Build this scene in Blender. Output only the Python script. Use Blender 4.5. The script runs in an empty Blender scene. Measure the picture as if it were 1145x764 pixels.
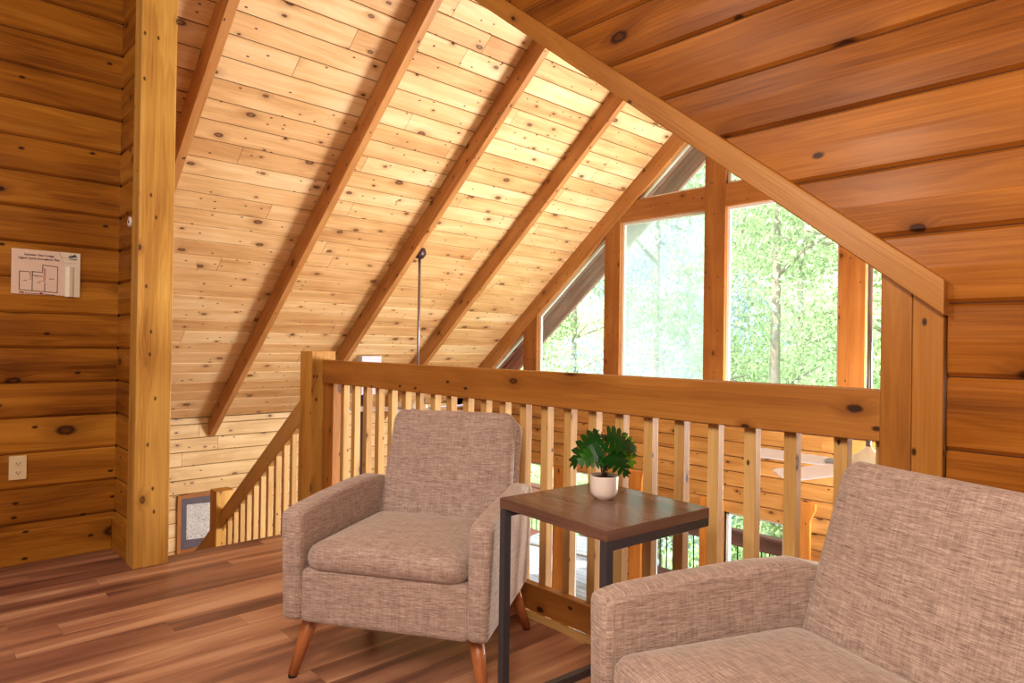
import bpy, bmesh, math, random
from mathutils import Vector, Matrix
random.seed(7)
R_ = random.Random(11)
scene = bpy.context.scene
COL = scene.collection
PI = math.pi

# ------------------------------------------------------------------ node helpers
def nmat(name):
    m = bpy.data.materials.new(name); m.use_nodes = True
    nt = m.node_tree; nt.nodes.clear()
    out = nt.nodes.new('ShaderNodeOutputMaterial')
    return m, nt, out
def N(nt, typ, ins=None, **props):
    n = nt.nodes.new(typ)
    for k, v in props.items(): setattr(n, k, v)
    if ins:
        for k, v in ins.items():
            s = n.inputs[k]
            if isinstance(v, bpy.types.NodeSocket): nt.links.new(v, s)
            else: s.default_value = v
    return n
def ramp(nt, fac, stops, interp='LINEAR'):
    n = nt.nodes.new('ShaderNodeValToRGB'); nt.links.new(fac, n.inputs[0])
    e = n.color_ramp.elements; n.color_ramp.interpolation = interp
    while len(e) < len(stops): e.new(0.5)
    for i, (p, c) in enumerate(stops):
        e[i].position = p; e[i].color = (c[0], c[1], c[2], 1) if len(c) == 3 else c
    return n
def math_(nt, op, a, b=None, clamp=False):
    n = nt.nodes.new('ShaderNodeMath'); n.operation = op; n.use_clamp = clamp
    for i, v in enumerate((a, b)):
        if v is None: continue
        if isinstance(v, bpy.types.NodeSocket): nt.links.new(v, n.inputs[i])
        else: n.inputs[i].default_value = v
    return n.outputs[0]
def mix(nt, fac, a, b, blend='MIX'):
    n = nt.nodes.new('ShaderNodeMix'); n.data_type = 'RGBA'; n.blend_type = blend
    for i, v in ((0, fac), (6, a), (7, b)):
        if isinstance(v, bpy.types.NodeSocket): nt.links.new(v, n.inputs[i])
        else: n.inputs[i].default_value = v if i == 0 else (v[0], v[1], v[2], 1)
    return n.outputs[2]
def srgb(r, g, b):
    f = lambda c: ((c/255)/12.92) if c/255 <= .04045 else ((c/255+.055)/1.055)**2.4
    return (f(r), f(g), f(b))

def wood(name, light, mid, dark, knotc, knots=1.0, kscale=5.0, rough=.35, grain=1.0, varamt=.35, spec=.5, bump=.15, coat=0.0, big=0.5):
    """knotty timber: u of the UV map runs along the grain, metres; 'var' is a random number per board"""
    m, nt, out = nmat(name)
    uv = N(nt, 'ShaderNodeUVMap').outputs[0]
    var = N(nt, 'ShaderNodeAttribute', attribute_name='var').outputs['Fac']
    sep = N(nt, 'ShaderNodeSeparateXYZ', {0: uv})
    u, v = sep.outputs[0], sep.outputs[1]
    # knots -------------------------------------------------
    kv = N(nt, 'ShaderNodeCombineXYZ', {0: math_(nt, 'MULTIPLY', u, kscale*.55), 1: math_(nt, 'MULTIPLY', v, kscale)}).outputs[0]
    vor = N(nt, 'ShaderNodeTexVoronoi', {'Vector': kv, 'Scale': 1.0, 'Randomness': 1.0}, voronoi_dimensions='2D')
    d = vor.outputs['Distance']
    cs = N(nt, 'ShaderNodeSeparateColor', {0: vor.outputs['Color']})
    sel = math_(nt, 'LESS_THAN', cs.outputs[0], .5*knots)
    size = math_(nt, 'ADD', math_(nt, 'MULTIPLY', math_(nt, 'POWER', cs.outputs[1], 2.2), .10), .040)
    wob = N(nt, 'ShaderNodeTexNoise', {'Vector': uv, 'Scale': 45.0, 'Detail': 2.0}).outputs[0]
    d2 = math_(nt, 'ADD', d, math_(nt, 'MULTIPLY', math_(nt, 'SUBTRACT', wob, .5), .035))
    kr = math_(nt, 'DIVIDE', d2, size)
    core = math_(nt, 'MULTIPLY', N(nt, 'ShaderNodeMapRange', {0: kr, 1: 1.15, 2: .7, 3: 0.0, 4: 1.0}).outputs[0], sel)
    inner = math_(nt, 'MULTIPLY', N(nt, 'ShaderNodeMapRange', {0: kr, 1: .62, 2: .35, 3: 0.0, 4: 1.0}).outputs[0], math_(nt, 'GREATER_THAN', cs.outputs[1], .55))
    halo = math_(nt, 'MULTIPLY', N(nt, 'ShaderNodeMapRange', {0: kr, 1: 3.2, 2: .9, 3: 0.0, 4: 1.0}).outputs[0], sel)
    vor2 = N(nt, 'ShaderNodeTexVoronoi', {'Vector': kv, 'Scale': 2.7, 'Randomness': 1.0}, voronoi_dimensions='2D')
    cs2 = N(nt, 'ShaderNodeSeparateColor', {0: vor2.outputs['Color']})
    pin = math_(nt, 'MULTIPLY', N(nt, 'ShaderNodeMapRange', {0: vor2.outputs['Distance'], 1: .12, 2: .06, 3: 0.0, 4: 1.0}).outputs[0], math_(nt, 'LESS_THAN', cs2.outputs[0], .16*knots))
    # grain -------------------------------------------------
    vd = math_(nt, 'ADD', v, math_(nt, 'MULTIPLY', halo, .022))
    gv = N(nt, 'ShaderNodeCombineXYZ', {0: math_(nt, 'MULTIPLY', u, .8), 1: math_(nt, 'MULTIPLY', vd, 11.0)}).outputs[0]
    g1 = N(nt, 'ShaderNodeTexNoise', {'Vector': gv, 'Scale': 1.0, 'Detail': 3.0, 'Roughness': .55, 'Distortion': .5}).outputs[0]
    gv2 = N(nt, 'ShaderNodeCombineXYZ', {0: math_(nt, 'MULTIPLY', u, 3.0), 1: math_(nt, 'MULTIPLY', vd, 150.0)}).outputs[0]
    g2 = N(nt, 'ShaderNodeTexNoise', {'Vector': gv2, 'Scale': 1.0, 'Detail': 2.0}).outputs[0]
    gb = N(nt, 'ShaderNodeTexNoise', {'Vector': uv, 'Scale': 2.3, 'Detail': 1.0}).outputs[0]
    rg = math_(nt, 'SINE', math_(nt, 'MULTIPLY', g1, 60.0))
    f = math_(nt, 'ADD', math_(nt, 'MULTIPLY', math_(nt, 'SUBTRACT', g1, .5), 1.5*grain), .5)
    f = math_(nt, 'ADD', f, math_(nt, 'MULTIPLY', math_(nt, 'SUBTRACT', g2, .5), .55*grain))
    f = math_(nt, 'ADD', f, math_(nt, 'MULTIPLY', rg, .07*grain))
    f = math_(nt, 'ADD', f, math_(nt, 'MULTIPLY', math_(nt, 'SUBTRACT', gb, .5), big))
    f = math_(nt, 'ADD', f, math_(nt, 'MULTIPLY', math_(nt, 'SUBTRACT', var, .5), varamt), True)
    c = ramp(nt, f, [(0.08, dark), (.5, mid), (.92, light)]).outputs[0]
    c = mix(nt, math_(nt, 'MULTIPLY', halo, .45), c, (dark[0]*.75, dark[1]*.65, dark[2]*.6))
    c = mix(nt, math_(nt, 'MULTIPLY', math_(nt, 'MAXIMUM', core, pin), .93), c, knotc)
    c = mix(nt, math_(nt, 'MULTIPLY', math_(nt, 'MULTIPLY', inner, sel), .6), c, (mid[0]*.5, mid[1]*.42, mid[2]*.4))
    bmp = N(nt, 'ShaderNodeBump', {'Strength': bump, 'Distance': .004, 'Height': math_(nt, 'SUBTRACT', g2, math_(nt, 'MULTIPLY', core, .8))})
    b = N(nt, 'ShaderNodeBsdfPrincipled', {'Base Color': c, 'Roughness': rough, 'Specular IOR Level': spec, 'Coat Weight': coat, 'Coat Roughness': .22, 'Normal': bmp.outputs[0]})
    nt.links.new(b.outputs[0], out.inputs[0])
    return m

def plain(name, col, rough=.5, metal=0., noise=0.0, nscale=8., spec=.5, emis=None):
    m, nt, out = nmat(name)
    tc = N(nt, 'ShaderNodeTexCoord').outputs['Object']
    n = N(nt, 'ShaderNodeTexNoise', {'Vector': tc, 'Scale': nscale, 'Detail': 4.0}).outputs[0]
    c = mix(nt, n, tuple(x*(1-noise) for x in col), tuple(min(1, x*(1+noise)) for x in col))
    b = N(nt, 'ShaderNodeBsdfPrincipled', {'Base Color': c, 'Roughness': rough, 'Metallic': metal, 'Specular IOR Level': spec})
    nt.links.new(b.outputs[0], out.inputs[0])
    return m

def linen(name, a, bcol, d):
    m, nt, out = nmat(name)
    uv = N(nt, 'ShaderNodeUVMap').outputs[0]
    sep = N(nt, 'ShaderNodeSeparateXYZ', {0: uv}); u, v = sep.outputs[0], sep.outputs[1]
    def st(su, sv, off=0.):
        k = N(nt, 'ShaderNodeCombineXYZ', {0: math_(nt, 'MULTIPLY', u, su), 1: math_(nt, 'MULTIPLY', v, sv), 2: off}).outputs[0]
        return N(nt, 'ShaderNodeTexNoise', {'Vector': k, 'Scale': 1.0, 'Detail': 2.0, 'Roughness': .6}).outputs[0]
    h = st(36, 560); h2 = st(14, 240, 3.3); w = st(560, 36, 9.1); w2 = st(160, 9, 5.)
    f = math_(nt, 'ADD', math_(nt, 'MULTIPLY', math_(nt, 'SUBTRACT', h, .5), 1.25), .5)
    f = math_(nt, 'ADD', f, math_(nt, 'MULTIPLY', math_(nt, 'SUBTRACT', h2, .5), .75))
    f = math_(nt, 'ADD', f, math_(nt, 'MULTIPLY', math_(nt, 'SUBTRACT', w, .5), .5))
    f = math_(nt, 'ADD', f, math_(nt, 'MULTIPLY', math_(nt, 'SUBTRACT', w2, .5), .35), True)
    c = ramp(nt, f, [(.05, d), (.5, bcol), (.95, a)]).outputs[0]
    bmp = N(nt, 'ShaderNodeBump', {'Strength': .25, 'Distance': .002, 'Height': f})
    b = N(nt, 'ShaderNodeBsdfPrincipled', {'Base Color': c, 'Roughness': .9, 'Sheen Weight': .35, 'Sheen Roughness': .5, 'Specular IOR Level': .15, 'Normal': bmp.outputs[0]})
    nt.links.new(b.outputs[0], out.inputs[0])
    return m

def glass(name, haze=0.0, hazecol=(.8, .88, 1)):
    m, nt, out = nmat(name)
    tr = N(nt, 'ShaderNodeBsdfTransparent', {0: (.97, .985, .98, 1)})
    gl = N(nt, 'ShaderNodeBsdfGlossy', {'Color': (1, 1, 1, 1), 'Roughness': .02})
    fr = N(nt, 'ShaderNodeFresnel', {0: 1.35})
    s = N(nt, 'ShaderNodeMixShader', {0: fr.outputs[0], 1: tr.outputs[0], 2: gl.outputs[0]}).outputs[0]
    if haze > 0:
        tc = N(nt, 'ShaderNodeTexCoord').outputs['Object']
        no = N(nt, 'ShaderNodeTexNoise', {'Vector': tc, 'Scale': 1.6, 'Detail': 3.0}).outputs[0]
        hz = math_(nt, 'MULTIPLY', N(nt, 'ShaderNodeMapRange', {0: no, 1: .3, 2: .7, 3: .55, 4: 1.25}).outputs[0], haze)
        tl = N(nt, 'ShaderNodeBsdfTranslucent', {0: (*hazecol, 1)})
        s = N(nt, 'ShaderNodeMixShader', {0: hz, 1: s, 2: tl.outputs[0]}).outputs[0]
    nt.links.new(s, out.inputs[0])
    return m

K = srgb(48, 22, 10)
M = {}
M['wall']   = wood('warm_pine_wall', srgb(196,138,52), srgb(164,106,32), srgb(114,64,18), K, knots=.9, kscale=4.6, rough=.36, varamt=.35, grain=.85, coat=.05, spec=.22, big=.6)
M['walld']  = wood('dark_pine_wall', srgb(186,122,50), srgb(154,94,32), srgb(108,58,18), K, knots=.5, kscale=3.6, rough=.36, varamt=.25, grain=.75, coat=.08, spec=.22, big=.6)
M['gable']  = wood('gable_pine', srgb(206,156,98), srgb(180,130,72), srgb(144,94,46), K, knots=1., kscale=5.2, rough=.45, varamt=.35, grain=.8)
M['deck']   = wood('pale_pine_boards', srgb(240,216,176), srgb(222,184,134), srgb(186,138,88), srgb(80,42,20), knots=1.05, kscale=5.4, rough=.5, varamt=.4, grain=.6, big=.45)
M['pale']   = wood('pale_pine_wall', srgb(250,230,190), srgb(236,206,154), srgb(204,162,108), srgb(96,52,26), knots=.9, kscale=5., rough=.5, varamt=.3, grain=.6)
M['rafter'] = wood('rafter_pine', srgb(208,162,108), srgb(186,132,78), srgb(150,98,50), K, knots=.7, kscale=6., rough=.42, varamt=.2, grain=.6)
M['rail']   = wood('rail_pine', srgb(196,142,74), srgb(170,114,52), srgb(132,80,32), K, knots=1.3, kscale=5.0, rough=.4, varamt=.2, grain=.6)
M['bal']    = wood('baluster_pine', srgb(222,190,134), srgb(202,164,104), srgb(168,124,70), K, knots=.4, kscale=7., rough=.45, varamt=.3, grain=.6)
M['col']    = wood('column_pine', srgb(222,180,98), srgb(198,150,72), srgb(160,108,46), srgb(80,40,16), knots=.6, kscale=6., rough=.45, varamt=.15, grain=.9)
M['trim']   = wood('trim_pine', srgb(194,140,68), srgb(168,112,48), srgb(132,80,32), K, knots=.5, kscale=6., rough=.36, varamt=.15, grain=.55, coat=.15)
M['mull']   = wood('mullion_pine', srgb(180,124,68), srgb(154,96,44), srgb(118,66,26), K, knots=.6, kscale=6., rough=.42, varamt=.15, grain=.6)
M['casing'] = wood('casing_pine', srgb(208,148,76), srgb(184,118,50), srgb(146,88,32), K, knots=.4, kscale=6., rough=.45, varamt=.2, grain=.6)
M['dark']   = plain('groove_shadow', srgb(70,34,12), .8)
M['oak']    = wood('oak_leg', srgb(206,142,96), srgb(184,116,72), srgb(150,86,50), K, knots=0., rough=.35, varamt=.1, grain=.7)
M['walnut'] = wood('walnut_laminate', srgb(138,106,92), srgb(112,82,70), srgb(76,52,44), K, knots=0., rough=.27, varamt=.0, grain=1.1, bump=.05)
M['steel']  = plain('dark_steel', srgb(84,80,88), .4, .4)
M['black']  = plain('black_metal', srgb(26,24,26), .5, .2)
M['linen']  = linen('oatmeal_linen', srgb(216,198,190), srgb(172,150,142), srgb(108,88,84))
M['white']  = plain('white_vinyl', srgb(236,236,240), .4)
M['ceramic']= plain('white_ceramic', srgb(232,220,218), .3)
M['soil']   = plain('potting_soil', srgb(46,30,22), .95, 0, .4, 120)
M['ivory']  = plain('ivory_plastic', srgb(232,214,178), .35)
M['slot']   = plain('socket_slot', srgb(70,50,36), .6)
M['paper']  = plain('laminated_paper', srgb(236,214,200), .35, 0, .04)
M['laminate']=plain('curled_laminate', srgb(238,232,214), .2)
M['ink']    = plain('print_ink', srgb(58,30,34), .7)
M['redink'] = plain('red_ink', srgb(150,30,30), .7)
M['blueink']= plain('blue_ink', srgb(60,80,110), .7)
M['fan']    = plain('fan_blade_white', srgb(214,212,238), .4, 0, .05)
M['nickel'] = plain('brushed_nickel', srgb(150,140,150), .3, .8)
M['bronze'] = plain('bronze_canopy', srgb(84,66,70), .4, .6)
M['stain']  = wood('brown_stained_exterior', srgb(206,150,142), srgb(180,122,114), srgb(140,90,84), K, knots=.2, rough=.7, varamt=.2)
M['dkrail'] = wood('outdoor_rail_wood', srgb(132,88,66), srgb(108,66,48), srgb(80,46,34), K, knots=.2, rough=.7, varamt=.2)
M['grey']   = wood('weathered_grey_boards', srgb(214,206,200), srgb(190,180,174), srgb(150,140,134), K, knots=.1, rough=.8, varamt=.4)
M['glass']  = glass('clear_pane')
M['hazy']   = glass('hazy_pane', .58, (.88, .93, 1.0))  # blue-white sun glare mixed into the glass as haze
M['hazy2']  = glass('slightly_hazy_pane', .10, (.95, 1, .92))  # fainter haze mixed into the glass
M['stem']   = plain('plant_stem', srgb(96,62,36), .6)
M['bark']   = plain('tree_bark', srgb(150,138,122), .9, 0, .3, 10)

def laminate_floor():
    m, nt, out = nmat('laminate_plank_floor')
    uv = N(nt, 'ShaderNodeUVMap').outputs[0]
    var = N(nt, 'ShaderNodeAttribute', attribute_name='var').outputs['Fac']
    sep = N(nt, 'ShaderNodeSeparateXYZ', {0: uv}); u, v = sep.outputs[0], sep.outputs[1]
    a = N(nt, 'ShaderNodeCombineXYZ', {0: math_(nt, 'MULTIPLY', u, .9), 1: math_(nt, 'MULTIPLY', v, 9.)}).outputs[0]
    g = N(nt, 'ShaderNodeTexNoise', {'Vector': a, 'Scale': 1., 'Detail': 4., 'Distortion': .6}).outputs[0]
    b_ = N(nt, 'ShaderNodeCombineXYZ', {0: math_(nt, 'MULTIPLY', u, 6.), 1: math_(nt, 'MULTIPLY', v, 160.)}).outputs[0]
    g2 = N(nt, 'ShaderNodeTexNoise', {'Vector': b_, 'Scale': 1., 'Detail': 2.}).outputs[0]
    f = math_(nt, 'ADD', math_(nt, 'MULTIPLY', math_(nt, 'SUBTRACT', g, .5), 1.9), .5)
    f = math_(nt, 'ADD', f, math_(nt, 'MULTIPLY', math_(nt, 'SUBTRACT', g2, .5), .35))
    f = math_(nt, 'ADD', f, math_(nt, 'MULTIPLY', math_(nt, 'SUBTRACT', var, .5), .5), True)
    c = ramp(nt, f, [(.0, srgb(104,68,60)), (.3, srgb(144,100,84)), (.6, srgb(182,134,108)), (.92, srgb(216,174,144))]).outputs[0]
    bmp = N(nt, 'ShaderNodeBump', {'Strength': .08, 'Distance': .002, 'Height': g2})
    b = N(nt, 'ShaderNodeBsdfPrincipled', {'Base Color': c, 'Roughness': .3, 'Normal': bmp.outputs[0]})
    nt.links.new(b.outputs[0], out.inputs[0]); return m
M['floor'] = laminate_floor()

def leaf_mat(name, c1, c2, c3, trans=.35, rough=.5, nscale=.7):
    m, nt, out = nmat(name)
    var = N(nt, 'ShaderNodeAttribute', attribute_name='var').outputs['Fac']
    tc = N(nt, 'ShaderNodeTexCoord').outputs['Object']
    n = N(nt, 'ShaderNodeTexNoise', {'Vector': tc, 'Scale': nscale, 'Detail': 2.}).outputs[0]
    f = math_(nt, 'ADD', math_(nt, 'MULTIPLY', var, .6), math_(nt, 'MULTIPLY', n, .5), True)
    c = ramp(nt, f, [(.15, c1), (.5, c2), (.9, c3)]).outputs[0]
    b = N(nt, 'ShaderNodeBsdfPrincipled', {'Base Color': c, 'Roughness': rough, 'Specular IOR Level': .3})
    t = N(nt, 'ShaderNodeBsdfTranslucent', {0: c})
    s = N(nt, 'ShaderNodeMixShader', {0: trans, 1: b.outputs[0], 2: t.outputs[0]})
    nt.links.new(s.outputs[0], out.inputs[0]); return m
M['leafA'] = leaf_mat('foliage_green', srgb(86,112,64), srgb(160,184,128), srgb(228,236,200))
M['leafB'] = leaf_mat('foliage_haze_blue', srgb(112,128,140), srgb(176,190,204), srgb(228,236,250))  # blue-white haze of the pane painted into these leaves
M['monstera'] = leaf_mat('glossy_monstera_leaf', srgb(12,50,18), srgb(30,84,26), srgb(120,170,40), .15, .28, 14.)
def map_mat():
    m, nt, out = nmat('printed_trail_map')
    tc = N(nt, 'ShaderNodeTexCoord').outputs['Object']
    n = N(nt, 'ShaderNodeTexNoise', {'Vector': tc, 'Scale': 14., 'Detail': 5., 'Distortion': 1.5}).outputs[0]
    w = math_(nt, 'ABSOLUTE', math_(nt, 'SUBTRACT', math_(nt, 'FRACT', math_(nt, 'MULTIPLY', n, 9.)), .5))
    c = ramp(nt, w, [(.02, srgb(120,122,130)), (.14, srgb(214,216,222)), (.5, srgb(232,234,240))]).outputs[0]
    b = N(nt, 'ShaderNodeBsdfPrincipled', {'Base Color': c, 'Roughness': .5})
    nt.links.new(b.outputs[0], out.inputs[0]); return m
M['map'] = map_mat()
M['mat_purple'] = plain('dark_picture_mat', srgb(100,92,108), .4, 0, .35, 30)

# ------------------------------------------------------------------ object helpers
def mark(o, label=None, cat=None, group=None, kind=None):
    if label: o['label'] = label
    if cat: o['category'] = cat
    if group: o['group'] = group
    if kind: o['kind'] = kind
    return o
def empty(name, loc=(0,0,0), rz=0, **kw):
    o = bpy.data.objects.new(name, None); COL.objects.link(o); o.empty_display_size = .1
    o.location = loc; o.rotation_euler = (0, 0, rz); return mark(o, **kw)
def link(name, bm, mat, parent=None, smooth=False, bev=0, seg=2, **kw):
    me = bpy.data.meshes.new(name); bm.normal_update(); bm.to_mesh(me); bm.free()
    for m in (mat if isinstance(mat, (list, tuple)) else [mat]): me.materials.append(m)
    if smooth:
        for p in me.polygons: p.use_smooth = True
    o = bpy.data.objects.new(name, me); COL.objects.link(o)
    if parent is not None: o.parent = parent
    if bev:
        b = o.modifiers.new('bevel', 'BEVEL'); b.width = bev; b.segments = seg; b.limit_method = 'ANGLE'; b.angle_limit = math.radians(40)
    return mark(o, **kw)
def copy_tree(o, parent=None):
    c = o.copy(); COL.objects.link(c)
    if parent is not None: c.parent = parent
    for ch in list(o.children): copy_tree(ch, c)
    return c
def newbm():
    bm = bmesh.new(); bm.loops.layers.uv.new('UVMap'); bm.faces.layers.float.new('var'); return bm
def face(bm, pts, uvs=None, var=.5, mi=0):
    vs = [bm.verts.new(p) for p in pts]
    f = bm.faces.new(vs); f[bm.faces.layers.float['var']] = var; f.material_index = mi
    if uvs:
        L = bm.loops.layers.uv['UVMap']
        for l, q in zip(f.loops, uvs): l[L].uv = q
    return f
def beam(bm, a, b, wdir, w, t, var=None, mi=0, ends=None):
    """timber from a to b (centre line); w along wdir, t across the third way; grain along the length.
       ends=(sa,sb): shear of each end along length per unit of w direction"""
    a = Vector(a); b = Vector(b); L = (b-a); ln = L.length; e = L.normalized()
    W = Vector(wdir); W = (W - e*W.dot(e)).normalized(); T = e.cross(W)
    if var is None: var = R_.random()
    o = R_.random()*40; o2 = R_.random()*40
    sa, sb = ends or (0, 0)
    P = {}
    for i, (c, s) in enumerate(((a, sa), (b, sb))):
        for j in (-1, 1):
            for k in (-1, 1):
                P[i, j, k] = bm.verts.new(c + W*(j*w/2) + T*(k*t/2) + e*(s*j*w/2))
    UV = bm.loops.layers.uv['UVMap']; VA = bm.faces.layers.float['var']
    def q(keys, off):
        f = bm.faces.new([P[k] for k in keys]); f[VA] = var; f.material_index = mi
        for l, k in zip(f.loops, keys):
            d = l.vert.co - a
            if off >= 0: l[UV].uv = (d.dot(e)+o, (d.dot(W) if off == 0 else d.dot(T)) + o2 + off*.37)
            else: l[UV].uv = (d.dot(W)*.3+o, d.dot(T)+o2)
        return f
    q([(0,-1,1),(1,-1,1),(1,1,1),(0,1,1)], 0); q([(0,1,-1),(1,1,-1),(1,-1,-1),(0,-1,-1)], 0)
    q([(0,1,1),(1,1,1),(1,1,-1),(0,1,-1)], 1); q([(0,-1,-1),(1,-1,-1),(1,-1,1),(0,-1,1)], 1)
    q([(0,-1,-1),(0,-1,1),(0,1,1),(0,1,-1)], -1); q([(1,-1,1),(1,-1,-1),(1,1,-1),(1,1,1)], -1)
    return bm
def box(bm, lo, hi, var=None, mi=0, axis=None):
    """axis-aligned box, grain along its longest side (or axis)"""
    lo = Vector(lo); hi = Vector(hi); d = hi-lo
    ax = axis if axis is not None else max(range(3), key=lambda i: d[i])
    wx = max([i for i in range(3) if i != ax], key=lambda i: d[i]); tx = 3-ax-wx
    c = (lo+hi)/2; a = c.copy(); b = c.copy(); a[ax] = lo[ax]; b[ax] = hi[ax]
    W = Vector((0,0,0)); W[wx] = 1
    return beam(bm, a, b, W, d[wx], d[tx], var, mi)
def boxuv(bm, s=1.0):
    UV = bm.loops.layers.uv['UVMap']; bm.normal_update()
    for f in bm.faces:
        n = f.normal; ax = max(range(3), key=lambda i: abs(n[i]))
        for l in f.loops:
            c = l.vert.co
            l[UV].uv = ((c.y, c.z) if ax == 0 else (c.x, c.z) if ax == 1 else (c.x, c.y))
            l[UV].uv *= s
def tube(bm, pts, rad, seg=12, cap=True, var=.5, u0=0):
    pts = [Vector(p) for p in pts]; rad = rad if isinstance(rad, (list, tuple)) else [rad]*len(pts)
    UV = bm.loops.layers.uv['UVMap']; VA = bm.faces.layers.float['var']
    rings = []; ln = 0; lens = []
    up = Vector((0, 0, 1))
    for i, p in enumerate(pts):
        t = (pts[min(i+1, len(pts)-1)] - pts[max(i-1, 0)]).normalized()
        s = t.cross(up if abs(t.dot(up)) < .95 else Vector((1, 0, 0))).normalized(); q = t.cross(s)
        if i: ln += (p-pts[i-1]).length
        lens.append(ln)
        rings.append([bm.verts.new(p + s*(math.cos(a)*rad[i]) + q*(math.sin(a)*rad[i])) for a in [2*PI*k/seg for k in range(seg)]])
    for i in range(len(pts)-1):
        for k in range(seg):
            f = bm.faces.new([rings[i][k], rings[i][(k+1) % seg], rings[i+1][(k+1) % seg], rings[i+1][k]]); f[VA] = var; f.smooth = True
            c = 2*PI*rad[i]/seg
            for l, uvv in zip(f.loops, ((lens[i], k*c), (lens[i], (k+1)*c), (lens[i+1], (k+1)*c), (lens[i+1], k*c))): l[UV].uv = (uvv[0]+u0, uvv[1])
    if cap:
        for r in (list(reversed(rings[0])), rings[-1]):
            f = bm.faces.new(r); f[VA] = var
    return bm
def lathe(bm, prof, seg=32, c=(0, 0, 0)):
    rings = []
    for r, z in prof:
        rings.append([bm.verts.new((c[0]+math.cos(2*PI*k/seg)*r, c[1]+math.sin(2*PI*k/seg)*r, c[2]+z)) for k in range(seg)])
    for i in range(len(prof)-1):
        for k in range(seg):
            f = bm.faces.new([rings[i][k], rings[i][(k+1) % seg], rings[i+1][(k+1) % seg], rings[i+1][k]]); f.smooth = True
    bm.faces.new(list(reversed(rings[0]))); bm.faces.new(rings[-1])
    return bm
def rrect(w, h, r, n=6):
    out = []
    r = max(r, 1e-4)
    for cx, cy, a0 in ((w-r, h-r, 0), (-w+r, h-r, PI/2), (-w+r, -h+r, PI), (w-r, -h+r, 1.5*PI)):
        for i in range(n+1):
            a = a0 + PI/2*i/n; out.append((cx+math.cos(a)*r, cy+math.sin(a)*r))
    return out
def pad(bm, w, h, prof, r, fn, n=6):
    """cushion: rounded-rectangle loops; prof = [(inset, depth)]; fn(x,y,depth)->point"""
    loops = []
    for ins, dp in prof:
        pts = rrect(w-ins, h-ins, max(r-ins*.8, .012 if ins < min(w, h)*.5 else .006), n)
        loops.append([bm.verts.new(fn(x, y, dp)) for x, y in pts])
    m = len(loops[0])
    for i in range(len(loops)-1):
        for k in range(m):
            f = bm.faces.new([loops[i][k], loops[i][(k+1) % m], loops[i+1][(k+1) % m], loops[i+1][k]]); f.smooth = True
    for lp, rev in ((loops[0], True), (loops[-1], False)):
        f = bm.faces.new(list(reversed(lp)) if rev else lp); f.smooth = True
    bmesh.ops.recalc_face_normals(bm, faces=bm.faces)
    return bm
def poly_prism(bm, pts, fn, t0, t1, var=.5):
    """extrude a 2-D polygon; fn(a,b,t)->point"""
    A = [bm.verts.new(fn(x, y, t0)) for x, y in pts]; B = [bm.verts.new(fn(x, y, t1)) for x, y in pts]
    bm.faces.new(A); bm.faces.new(list(reversed(B)))
    for i in range(len(pts)):
        j = (i+1) % len(pts); bm.faces.new([A[j], A[i], B[i], B[j]])
    bmesh.ops.recalc_face_normals(bm, faces=bm.faces)
    VA = bm.faces.layers.float['var']
    for f in bm.faces: f[VA] = var
    return bm

def board_wall(bm, fn, rows, lfn, rfn, thick=.03, groove=.012, gd=.008, joint=None, holes=(), crown=0.0, jr=None, dk=.5):
    """horizontal boards as real strips with chamfered grooves. fn(u,v,depth)->point. rows = list of v edges."""
    jr = jr or R_
    for i in range(len(rows)-1):
        z0, z1 = rows[i], rows[i+1]
        cuts = {z0, z1}
        for (a, b, c, d) in holes:
            for q in (c, d):
                if z0+.004 < q < z1-.004: cuts.add(q)
        cuts = sorted(cuts)
        off = jr.random()*50; off2 = jr.random()*50
        L = min(lfn(z0), lfn(z1)); Rr = max(rfn(z0), rfn(z1))
        joints = [L-1]
        if joint:
            x = L + jr.random()*joint
            while x < Rr: joints.append(x); x += joint*(.6+.8*jr.random())
        joints.append(Rr+1)
        for ji in range(len(joints)-1):
            ja, jb = joints[ji], joints[ji+1]
            var = jr.random(); o1 = off+ji*7.3
            for ci in range(len(cuts)-1):
                c0, c1 = cuts[ci], cuts[ci+1]; zm = (c0+c1)/2
                blocked = sorted((a, b) for (a, b, c, d) in holes if c-.003 < zm < d+.003)
                segs = []; cur = None
                segs_l = [(-1e9, 1e9)]
                for a, b in blocked:
                    ns = []
                    for s0, s1 in segs_l:
                        if b <= s0 or a >= s1: ns.append((s0, s1)); continue
                        if a > s0: ns.append((s0, a))
                        if b < s1: ns.append((b, s1))
                    segs_l = ns
                lv = []
                if c0 == z0: lv += [(c0, gd), (c0+groove*dk, gd), (c0+groove, 0)]
                else: lv += [(c0, 0)]
                if crown: lv += [((c0+c1)/2, -crown)]
                if c1 == z1: lv += [(c1-groove*.6, 0), (c1, gd)]
                else: lv += [(c1, 0)]
                for s0, s1 in segs_l:
                    for k in range(len(lv)-1):
                        (za, da), (zb, db) = lv[k], lv[k+1]
                        la, lb = max(lfn(za), s0, ja+.0015), max(lfn(zb), s0, ja+.0015)
                        ra, rb = min(rfn(za), s1, jb-.0015), min(rfn(zb), s1, jb-.0015)
                        if ra-la < .004 and rb-lb < .004: continue
                        ra = max(ra, la); rb = max(rb, lb)
                        if ra-la < 1e-4: pts = [(la, za, da), (rb, zb, db), (lb, zb, db)]
                        elif rb-lb < 1e-4: pts = [(la, za, da), (ra, za, da), (lb, zb, db)]
                        else: pts = [(la, za, da), (ra, za, da), (rb, zb, db), (lb, zb, db)]
                        face(bm, [fn(*p) for p in pts], [(p[0]+o1, p[1]+off2) for p in pts], var, 1 if (da == gd and db == gd) else 0)
    return bm

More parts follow.
